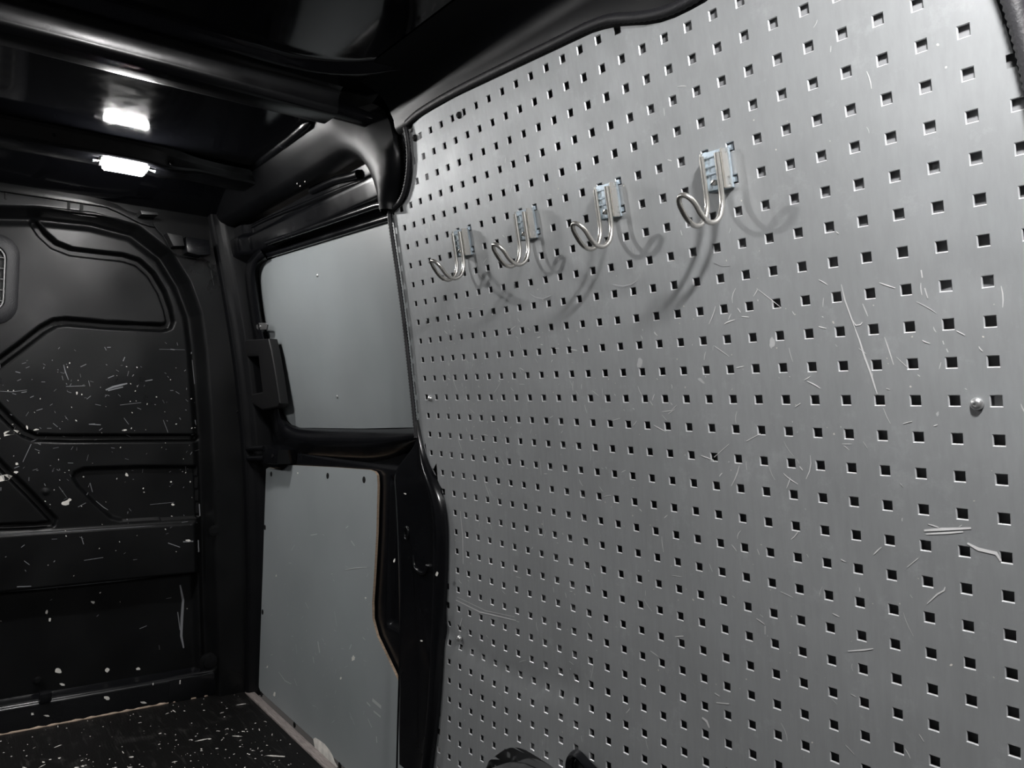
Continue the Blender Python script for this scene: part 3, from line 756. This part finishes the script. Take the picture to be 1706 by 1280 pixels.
lines = [(pl([(1402, 474), (1408, 500), (1418, 528), (1425, 548)]), 0.0016), (pl([(1425, 548), (1432, 566), (1440, 592), (1451, 622), (1458, 645), (1462, 657)]), 0.0022),
         (pl([(1472, 680), (1478, 695), (1484, 706)]), 0.0009), (pl([(1421, 534), (1426, 542), (1434, 541), (1437, 537)]), 0.0012),
         (pl([(1535, 450), (1537, 463)]), 0.0016), (pl([(1541, 480), (1546, 497)]), 0.0014), (pl([(1571, 568), (1573, 574)]), 0.0014), (pl([(1577, 581), (1580, 587)]), 0.0014),
         (pl([(1505, 706), (1520, 702)]), 0.0009), (pl([(1325, 678), (1334, 672)]), 0.0012), (pl([(1540, 884), (1570, 882), (1618, 880)]), 0.0030), (pl([(1543, 890), (1580, 888), (1605, 886)]), 0.002),
         (pl([(1612, 905), (1630, 915), (1660, 922), (1668, 935)]), 0.0035), (pl([(1575, 978), (1573, 984), (1562, 990), (1545, 1006)]), 0.0016),
         (pl([(767, 852), (771, 890), (772, 940)]), 0.0030), (pl([(760, 1000), (800, 1020), (860, 1034)]), 0.0022), (pl([(762, 995), (810, 1018), (858, 1028)]), 0.0010),
         (pl([(1170, 1196), (1178, 1202), (1182, 1213)]), 0.004), (pl([(1194, 1171), (1215, 1173)]), 0.0018), (pl([(1191, 1155), (1199, 1160)]), 0.0016),
         (pl([(1275, 1043), (1275, 1057)]), 0.0015), (pl([(1125, 1061), (1139, 1060)]), 0.0016), (pl([(985, 1130), (990, 1105)]), 0.001), (pl([(770, 1030), (766, 1045)]), 0.002),
         (pl([(1413, 1085), (1440, 1083), (1455, 1081)]), 0.0018), (pl([(1530, 930), (1512, 945)]), 0.001), (pl([(1244, 735), (1268, 722)]), 0.001), (pl([(1215, 740), (1190, 762)]), .0008)]
for _ in range(380):
    c = rng.uniform(-1, 26); r = -abs(rng.normal(0, 8.5)) + 2.5 if rng.random() < .85 else rng.uniform(-2, 10)
    if r < -20: continue
    if abs(c - round(c)) < .22 and abs(r - round(r)) < .22: continue
    a = rng.normal(1.2, .9); L = abs(rng.normal(0, .28)) + .04; kx = rng.normal(0, .25)
    P = [(c + math.cos(a) * L * t + kx * L * t * t, r + math.sin(a) * L * t) for t in np.linspace(-.5, .5, 4)]
    lines.append((P, rng.uniform(.0005, .0014)))
M_PEGSCR = mat('peg_scratch', (0.50, 0.50, 0.50), 0.5, 0.2)
s_ = ribbons('scratches', lines, M_PEGSCR, peg, onpeg); s_['label'] = 'light scratches on the perforated sheet'
# fingerprints and smears (ellipses)
def blobs(name, items, mat_, parent, place):
    V = []; Fc = []
    for (pts_c, rx, rz, ang, n) in items:
        base = len(V)
        for k in range(n):
            a = 2 * math.pi * k / n; q = rng.uniform(.65, 1.15)
            u, v_ = rx * math.cos(a) * q, rz * math.sin(a) * q
            V.append(place(pts_c[0] + u * math.cos(ang) - v_ * math.sin(ang), pts_c[1] + u * math.sin(ang) + v_ * math.cos(ang)))
        Fc.append(tuple(range(base, base + n)))
    o = mesh_obj(name, V, Fc, mat_, parent, smooth=False); o['kind'] = 'stuff'; return o
items = []
for px, py, rx, rz, ang in ((1066, 604, .20, .42, .35), (1287, 572, .18, .3, .2), (1168, 634, .28, .10, .6), (1562, 690, .06, .12, .2)):
    items.append((tuple(peg_cr(px, py)), rx * .6, rz * .6, ang, 14))
M_PRINT = mat('finger_smear', (0.40, 0.405, 0.41), 0.55, 0.2)
o = blobs('smears', items, M_PRINT, peg, onpeg)
items = []
for _ in range(150):
    c = rng.uniform(-1.2, 27); r = -abs(rng.normal(0, 10)) + rng.uniform(0, 9)
    if r < -20 or (abs(c - round(c)) < .2 and abs(r - round(r)) < .2): continue
    q = rng.uniform(.012, .035); items.append(((c, r), q, q * rng.uniform(.6, 1.6), rng.uniform(0, 3), 6))
blobs('dust_specks', items, M_DIRT, peg, onpeg)
# dark rub arcs under the hooks
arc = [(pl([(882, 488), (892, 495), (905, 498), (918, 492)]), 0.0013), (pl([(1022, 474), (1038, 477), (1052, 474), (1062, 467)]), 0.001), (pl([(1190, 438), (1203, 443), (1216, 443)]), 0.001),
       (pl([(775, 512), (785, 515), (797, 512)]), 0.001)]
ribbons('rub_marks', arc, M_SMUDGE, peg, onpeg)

# rubber edging along the panel rim
pth = [sp(c, r, 0.006) for c, r in smooth_path([(29.16, -3.2), (29.20, -2.2), (29.25, 0), (29.21, 4), (29.21, 8.85), (29.0, 9.12), (28.2, 9.20), (27.5, 9.45), (26.9, 9.95), (26.35, 10.75), (26.1, 11.4), (25.98, 12.2), (26.05, 12.7)], 0.085, 2)]
seal = tube('door_seal', pth, 0.0052, M_RUBBER, seg=8, bead=0.74)
tag(seal, 'ribbed black rubber seal running up beside the perforated panel', 'rubber seal')
pth = [sp(c, r, 0.002) for c, r in smooth_path([(25.9, 12.85), (24.6, 13.03), (21.4, 13.02), (17.2, 12.82), (13.8, 12.64), (12.2, 12.58), (11.1, 12.42), (10.2, 12.10), (9.3, 11.84), (8.4, 11.68), (7.1, 11.70), (6.0, 11.95), (5, 12.15)], 0.12, 2)]
seal2 = tube('roof_seal', pth, 0.0075, M_RUBBER, seg=8, bead=0.88)
tag(seal2, 'black rubber edging under the roof along the panel top', 'rubber seal')
pth = [sp(c, r, 0.0115) for c, r in smooth_path([(-.70, 10.6), (-1.12, 8.8), (-1.33, 7.6), (-1.46, 6.6), (-1.60, 5.0), (-1.8, 2.5)], 0.09, 2)]
seal3 = tube('tailgate_seal', pth, 0.0098, M_RUBBER, seg=10, bead=0.86)
tag(seal3, 'crinkled black tailgate seal at the rear edge of the perforated panel', 'rubber seal')
rows = []
for r in np.linspace(-24, 12.5, 30):
    cc = np.interp(r, [-24, 2.5, 5, 6.6, 7.6, 8.8, 10.6, 12.5], [-1.95, -1.95, -1.75, -1.6, -1.48, -1.28, -.85, -.3]); e = sp(cc, r, 0)
    rows.append([(e[0] + .012, e[1] - .02, e[2]), (e[0] + .010, e[1] + .004, e[2]), (e[0] - .004, e[1] + .014, e[2]), (e[0] - .06, e[1] + .02, e[2]), (e[0] - .10, e[1] - .02, e[2])])
rear_pillar = loft('trim_5', rows, M_WALL, sharp=50)
tag(rear_pillar, 'dark grey tailgate pillar behind the rear seal', 'pillar', kind='structure')
# cove between panel top and roof
rows = []
top_c = np.array([t for t in TOP[11:29]])[::-1]
for x in np.linspace(X0, 1.03, 70):
    c_ = x / PITCH; r_ = float(np.interp(c_, top_c[:, 0], top_c[:, 1])); e = sp(c_, r_, 0.0); zc, yc = e[2], e[1]
    rows.append([(x, yc - 0.003, zc - 0.004), (x, yc + 0.004, zc + 0.002), (x, yc + 0.008, zc + 0.010), (x, max(yc + 0.010, 0.104), max(zc + 0.022, 1.452)), (x, 0.113, 1.470), (x, 0.126, 1.489), (x, 0.147, 1.501), (x, 0.19, ZR + 0.006)])
cove = loft('trim_6', rows, M_SATIN, sharp=70)
tag(cove, 'glossy black roof rail above the perforated panel', 'roof rail', kind='structure')

# ================================================================== HOOKS
def hook_wire():
    pr = [(0.0175, 0.019), (0.0175, 0.005), (0.0175, -0.020), (0.0178, -0.034), (0.0195, -0.044), (0.0235, -0.0525), (0.0300, -0.0590), (0.0385, -0.0622), (0.0470, -0.0612), (0.0545, -0.0565), (0.0605, -0.0495), (0.0650, -0.0415)]
    L = smooth_path([(0.0112, y, z) for y, z in pr], 0.003, 2)
    tip = [(0.0112 * math.cos(a), 0.0650 + 0.0095 * math.sin(a), -0.0415 + 0.0155 * math.sin(a)) for a in np.linspace(0, math.pi, 13)[1:-1]]
    Rr = [np.array((-p[0], p[1], p[2])) for p in L[::-1]]
    return list(L) + [np.array(t) for t in tip] + Rr
def make_hook():
    h = empty('utility_hook'); 
    bm = bmesh.new()
    add_box(bm, (-0.0185, 0.0005, -0.024), (0.0185, 0.0035, 0.024))                     # back plate
    bmesh.ops.bevel(bm, geom=bm.edges[:], offset=0.0008, segments=1, affect='EDGES')
    bm_obj('back_plate', bm, M_ZINC, h)
    for s in (-1, 1):
        bm = bmesh.new(); add_box(bm, (s * 0.0150 - 0.0016, 0.001, -0.0235), (s * 0.0150 + 0.0016, 0.0150, 0.0235))
        bmesh.ops.bevel(bm, geom=bm.edges[:], offset=0.0007, segments=2, affect='EDGES'); bm_obj('side_flange', bm, M_WIRE, h)
    bm = bmesh.new(); add_box(bm, (-0.0140, 0.0100, -0.0225), (0.0140, 0.0140, 0.0230))
    bmesh.ops.bevel(bm, geom=bm.edges[:], offset=0.001, segments=2, affect='EDGES'); bm_obj('clamp_plate', bm, M_ZINC, h)
    for z in (0.0165, 0.0055, -0.0035):
        bm = bmesh.new(); add_box(bm, (-0.0130, 0.0135, z - 0.0013), (0.0130, 0.0163, z + 0.0013))
        bmesh.ops.bevel(bm, geom=bm.edges[:], offset=0.0008, segments=2, affect='EDGES'); bm_obj('weld_bar', bm, M_ZINC, h)
    for s in (-1, 1):
        for z in (0.0228, -0.0146):
            bm = bmesh.new(); add_box(bm, (s * 0.0185 - 0.0025, -0.003, z - 0.003), (s * 0.0185 + 0.0025, 0.002, z + 0.003)); bm_obj('hook_lug', bm, M_ZINC, h)
    sc = lathe('screw', [(0.0036, 0.0), (0.0036, 0.0022), (0.0030, 0.0032), (0.0012, 0.0036)], M_WIRE, h, seg=14, axis='y', loc=(0.0, 0.0138, -0.0140))
    bm = bmesh.new(); add_box(bm, (-0.0037, 0.0026, -0.0006), (0.0037, 0.0039, 0.0006)); so = bm_obj('slot', bm, M_DARKSCREW, sc); so.rotation_euler = (0, 0.5, 0)
    tube('wire', hook_wire(), 0.0033, M_WIRE, h, seg=12)
    return h
def copy_tree(o, parent=None):
    c = o.copy(); COL.objects.link(c); c.parent = parent
    for ch in list(o.children): copy_tree(ch, c)
    return c
proto = make_hook()
spots = [(7.48, 6.38, 'zinc double-wire hook above the longest run to the door, beside the tailgate seal'),
         (12.48, 6.38, ''), (17.48, 6.38, ''), (22.48, 6.38, '')]
labels = ['double-wire zinc hook at the tailgate end of the row of hooks', 'double-wire zinc hook second in the row from the tailgate end',
          'double-wire zinc hook second in the row from the sliding door', 'double-wire zinc hook at the sliding door end of the row of hooks']
for i, (c, r, _) in enumerate(spots):
    h = proto if i == 0 else copy_tree(proto)
    n = surf_n(c, r)[0]
    h.location = sp(c, r, 0.0); h.rotation_euler = (math.atan2(n[2], n[1]), 0, 0)
    tag(h, labels[i], 'hook', 'hooks on the perforated panel')

# ================================================================== LAMPS
M_LA = emit('led_lens_front', (1.0, 0.985, 0.97), LAMP_A); M_LB = emit('led_lens_rear', (1.0, 0.985, 0.98), LAMP_B); M_LC = emit('led_lens_side', (1.0, 0.985, 0.97), LAMP_C)
def lamp(name, loc, rot, lens_mat, label, L=0.092, W=0.040, lens='lens'):
    e = empty(name, loc); e.rotation_euler = rot
    bm = bmesh.new(); add_box(bm, (-W / 2 - .004, -L / 2 - .010, -0.001), (W / 2 + .004, L / 2 + .010, 0.010))
    bmesh.ops.bevel(bm, geom=bm.edges[:], offset=0.003, segments=2, affect='EDGES'); bm_obj('housing', bm, M_PLASTIC, e)
    bm = bmesh.new(); add_box(bm, (-W / 2, -L / 2, -0.013), (W / 2, L / 2, 0.003))
    bmesh.ops.bevel(bm, geom=bm.edges[:], offset=0.004, segments=3, affect='EDGES'); bm_obj(lens, bm, lens_mat, e)
    for s in (-1, 1):
        tube('end_clip', [(0, s * (L / 2 + .008), 0.0), (0.004, s * (L / 2 + .022), -0.002), (-0.004, s * (L / 2 + .022), -0.002), (0, s * (L / 2 + .008), 0.0)], 0.0014, M_STEEL, e, seg=6)
    tag(e, label, 'lamp'); return e
lamp('interior_lamp', (1.735, 0.452, 1.461), (0, math.radians(14), 0), M_LA, 'lit white interior lamp under the roof bow near the bulkhead')
lamp('tailgate_lamp_offscreen', (-0.17, 0.42, 1.506), (0, 0, 0), M_LB, 'lit white interior lamp on the roof near the tailgate', lens='tailgate_lens_offscreen')
lamp('bow_lamp_offscreen', (1.735, 1.42, 1.461), (0, math.radians(14), 0), M_LC, 'second lit lamp on the same roof bow by the plain side wall', lens='bow_lens_offscreen')

# ================================================================== WHEEL ARCH, BRACKET
rows = []
for a in np.linspace(0, math.pi, 24):
    rows.append([(0.76 + (0.185 + 0.0) * math.cos(a) * k, y, 0.108 + (0.165) * math.sin(a) * k) for y, k in ((-0.075, 1.0), (-0.035, 0.99), (0.03, 0.97), (0.10, 0.93), (0.16, 0.86), (0.185, 0.76), (0.19, 0.60))])
arch = loft('wheel_arch', rows, M_DUST, sharp=60)
tag(arch, 'dusty black wheel arch below the panel cut-out', 'wheel arch', kind='structure')
# black plastic hood standing against the panel next to the arch
A0 = peg_cr(955, 1250); 
P = [sp(c, r, 0.004) for c, r in ((17.20, -18.2), (17.22, -16.6), (17.10, -16.12), (16.80, -15.90), (16.45, -15.86), (16.0, -16.05), (15.2, -16.30), (14.4, -16.65), (14.3, -18.2))]
hood_rows = []
for p in smooth_path(P, 0.006, 2):
    cx = sp(15.9, -17.6)[0]; d = np.array([p[0] - cx, 0, p[2] - (P[4][2] - 0.07)]); d = d / np.linalg.norm(d)
    hood_rows.append([p - d * .004 + [0, 0.001, 0], p + [0, 0.003, 0], p + [0, 0.010, 0] - d * .002, p + [0, 0.016, 0] - d * .006, p + [0, 0.014, 0] - d * .011, p + [0, 0.002, 0] - d * .013])
hood = loft('cover_hood', hood_rows, M_BLACK, sharp=70)
tag(hood, 'black arched cover rim against the foot of the perforated panel', 'cover rim')
inn = prism('hood_face', [tuple(r_[5]) for r_ in hood_rows[::2]], (0, -0.003, 0), M_PLASTIC, hood)
inn['label'] = 'dark face inside the arched rim'

# ================================================================== CHIPS, SCRATCHES, DEBRIS
class OnBulk:
    normal = np.array([-1.0, 0.0, 0.0])
    def __call__(self, px, py):
        p = at_x(px, py, XB)
        x = float(bulk_fn(np.array([[p[1]]]), np.array([[p[2]]]))[0][0, 0])
        p = at_x(px, py, x - 0.0008); return p
onb = OnBulk()
L_ = [([(176, 650), (188, 645), (200, 642), (212, 639)], .006), ([(180, 651), (205, 645)], .004), ([(106, 608), (109, 620), (114, 633)], .0025), ([(0, 652), (20, 653), (45, 650)], .0015), ([(110, 644), (142, 643)], .002), ([(200, 675), (235, 671)], .0015),
      ([(148, 707), (168, 708)], .003), ([(242, 635), (254, 633)], .003), ([(205, 602), (208, 595)], .003), ([(180, 630), (190, 626)], .003), ([(284, 582), (291, 583)], .003), ([(265, 582), (308, 583)], .001), ([(38, 770), (52, 740)], .002), ([(272, 700), (280, 721)], .0015),
      ([(147, 812), (150, 805), (154, 820)], .002), ([(160, 835), (172, 845), (180, 850)], .002), ([(130, 845), (143, 838)], .002), ([(250, 841), (290, 837)], .0015), ([(280, 905), (300, 912)], .003), ([(305, 903), (322, 902)], .005), ([(140, 934), (172, 929)], .002), ([(28, 978), (52, 977)], .003), ([(130, 975), (165, 971)], .0025), ([(0, 987), (60, 982), (130, 975), (200, 968), (263, 960)], .0022), ([(0, 891), (100, 886), (200, 880), (328, 871)], .0016),
      ([(300, 975), (305, 1000), (303, 1030), (302, 1060), (306, 1080)], .008), ([(296, 1020), (300, 1050)], .003), ([(325, 700), (328, 725)], .003), ([(332, 840), (333, 860)], .004), ([(330, 900), (331, 920)], .005), ([(320, 600), (324, 640)], .0015)]
for _ in range(170):
    x = rng.uniform(0, 328); y = 560 + abs(rng.normal(0, 1)) * 190 + rng.uniform(0, 60)
    if y > 1135 - x * .15: continue
    a = rng.normal(0, .9); l = abs(rng.normal(0, 5)) + 1.5
    L_.append(([(x, y), (x + l * math.cos(a), y + l * math.sin(a))], rng.uniform(.0008, .0026)))
M_BSCR = mat('bulkhead_scratch', (0.16, 0.165, 0.175), 0.6)
ribbons('scratches', L_, M_BSCR, wall_front, onb)
it = []
for px, py, rx, rz in ((45, 712, 1.5, 4), (60, 716, 5, 1.6), (208, 717, 5, 1.5), (110, 838, 8, 4), (116, 833, 4, 3), (8, 796, 13, 6), (18, 721, 16, 5), (28, 773, 3, 2.2), (27, 787, 4, 2.5), (211, 791, 2.5, 4), (288, 841, 3, 2), (285, 803, 2, 1.5), (128, 655, 1.5, 3), (313, 901, 5, 2), (155, 1004, 4, 2.5), (97, 1118, 6, 4), (179, 1117, 4, 4), (78, 1020, 2, 4), (83, 1033, 2, 3), (230, 1115, 4, 2.5), (104, 1141, 5, 2)):
    it.append(((px, py), rx, rz, rng.uniform(-.3, .3), 11))
for _ in range(90):
    x = rng.uniform(0, 325); y = 600 + abs(rng.normal(0, 1)) * 230
    if y > 1130 - x * .15: continue
    q = rng.uniform(.4, 1.1); it.append(((x, y), q * 1.6, q, rng.uniform(0, 3), 6))
blobs('paint_chips', it, M_CHIP, wall_front, onb)
# sill chips
class OnSill:
    normal = np.array([-1.0, 0, 0])
    def __call__(self, px, py): return at_x(px, py, 2.1728)
it = [((px, py), rx, rz, 0.1, 12) for px, py, rx, rz in ((178, 1163, 6, 3.5), (239, 1171, 6, 2), (54, 1190, 3, 2.5), (78, 1193, 5, 1.5), (255, 1140, 1, 2.5), (300, 1137, 1.2, 4), (382, 1122, 2, 2))]
blobs('paint_chips', it, M_CHIP, trim_1, OnSill())
# lower lining scuffs
class OnLow:
    normal = np.array([0.0, 1.0, 0])
    def __call__(self, px, py): return at_y(px, py, YP + 0.0006)
onl = OnLow()
cv = lambda x, y: (380 + x / 2.37, 740 + y / 2.37)
L_ = [([cv(326, 360), cv(352, 356)], .003), ([cv(486, 382), cv(500, 402)], .004), ([cv(465, 332), cv(475, 324)], .003), ([cv(250, 420), cv(262, 400)], .002), ([cv(462, 497), cv(500, 490), cv(548, 487)], .0022), ([cv(305, 625), cv(318, 650)], .002), ([cv(420, 660), cv(430, 720)], .0015), ([cv(268, 790), cv(272, 830)], .002), ([cv(355, 780), cv(362, 825)], .008), ([cv(335, 840), cv(340, 865)], .004), ([cv(480, 810), cv(487, 792)], .004),
      ([cv(200, 900), cv(225, 935), cv(250, 948)], .003), ([cv(262, 925), cv(272, 955)], .0025), ([cv(548, 1020), cv(562, 1035)], .005), ([cv(570, 1010), cv(605, 1040)], .010), ([cv(575, 1055), cv(603, 1078)], .005), ([cv(552, 1085), cv(568, 1120)], .003), ([cv(586, 1155), cv(588, 1180)], .006), ([cv(480, 1060), cv(500, 1110)], .0015)]
for _ in range(60):
    x = rng.uniform(140, 560); y = rng.uniform(330, 1100); a = rng.normal(1.3, .7); l = rng.uniform(3, 16)
    if (y - 960) > (x - 130) * 1.0: continue
    L_.append(([cv(x, y), cv(x + l * math.cos(a), y + l * math.sin(a))], rng.uniform(.0008, .0018)))
M_LSCR = mat('lining_scratch', (0.36, 0.37, 0.37), 0.6)
ribbons('scratches', L_, M_LSCR, lower, onl)
it = [(cv(x, y), rx, rz, 0.2, 12) for x, y, rx, rz in ((494, 846, 3, 4.5), (275, 115, 1.2, 1.5), (183, 988, 2, 4), (445, 925, 1.5, 2.5), (155, 880, 1.2, 2), (543, 608, 1.5, 1.5), (190, 520, 1, 2))]
blobs('paint_chips', it, M_CHIP, lower, onl)
pe = [(522, 1232), (525, 1229), (530, 1232), (541, 1240), (549, 1250), (554, 1259), (558, 1270), (563, 1278), (556, 1284), (545, 1272), (534, 1262), (526, 1255), (524, 1245)]
pl_ = mesh_obj('peeled_patch', [at_y(px, py, YP + 0.0009) for px, py in pe], [tuple(range(len(pe)))], M_CHIP, lower, smooth=False); pl_['label'] = 'pale peeled patch of laminate at the lower edge'
# pillar nicks
class OnPil:
    normal = np.array([0.0, 1.0, 0])
    def __call__(self, px, py): return at_y(px, py, -0.012)
it = [((px, py), rx, rz, .3, 9) for px, py, rx, rz in ((675, 823, 2.5, 1.2), (728, 957, 2.2, 5), (702, 1068, 2.5, 1.5), (657, 934, 1.5, 3.5))]
blobs('paint_chips', it, M_CHIP, pillar, OnPil())
# upper lining: no marks; belt of the door: few nicks
class OnBelt:
    normal = np.array([0.0, 1.0, 0])
    def __call__(self, px, py): return at_y(px, py, -0.0135)
it = [((px, py), 1.2, 3, 0.1, 8) for px, py in ((622, 742), (570, 736), (585, 748))]

# loose flakes on the floor: nobody could count them
V = []; Fc = []
for _ in range(620):
    while True:
        x = rng.uniform(1.30, 2.17); y = rng.uniform(0.0, 0.80)
        if rng.random() < 0.35 + 0.65 * (x < 1.9): break
    s = abs(rng.normal(0, .0022)) + .0008; n = 5; base = len(V); a0 = rng.uniform(0, 6)
    el = rng.uniform(.4, 1.0) if rng.random() < .8 else .15
    s2 = s if el > .3 else s * 4
    for k in range(n):
        a = 2 * math.pi * k / n; q = rng.uniform(.6, 1.1); u, v_ = s2 * q * math.cos(a), s2 * el * q * math.sin(a)
        V.append((x + u * math.cos(a0) - v_ * math.sin(a0), y + u * math.sin(a0) + v_ * math.cos(a0), 0.0012))
    V.append((x, y, 0.0004 + 0.0022)); 
    for k in range(n): Fc.append((base + k, base + (k + 1) % n, base + n))
deb = mesh_obj('floor_debris', V, Fc, M_DIRT, smooth=False)
tag(deb, 'scattered light paint flakes and dust on the black floor', 'debris', kind='stuff')
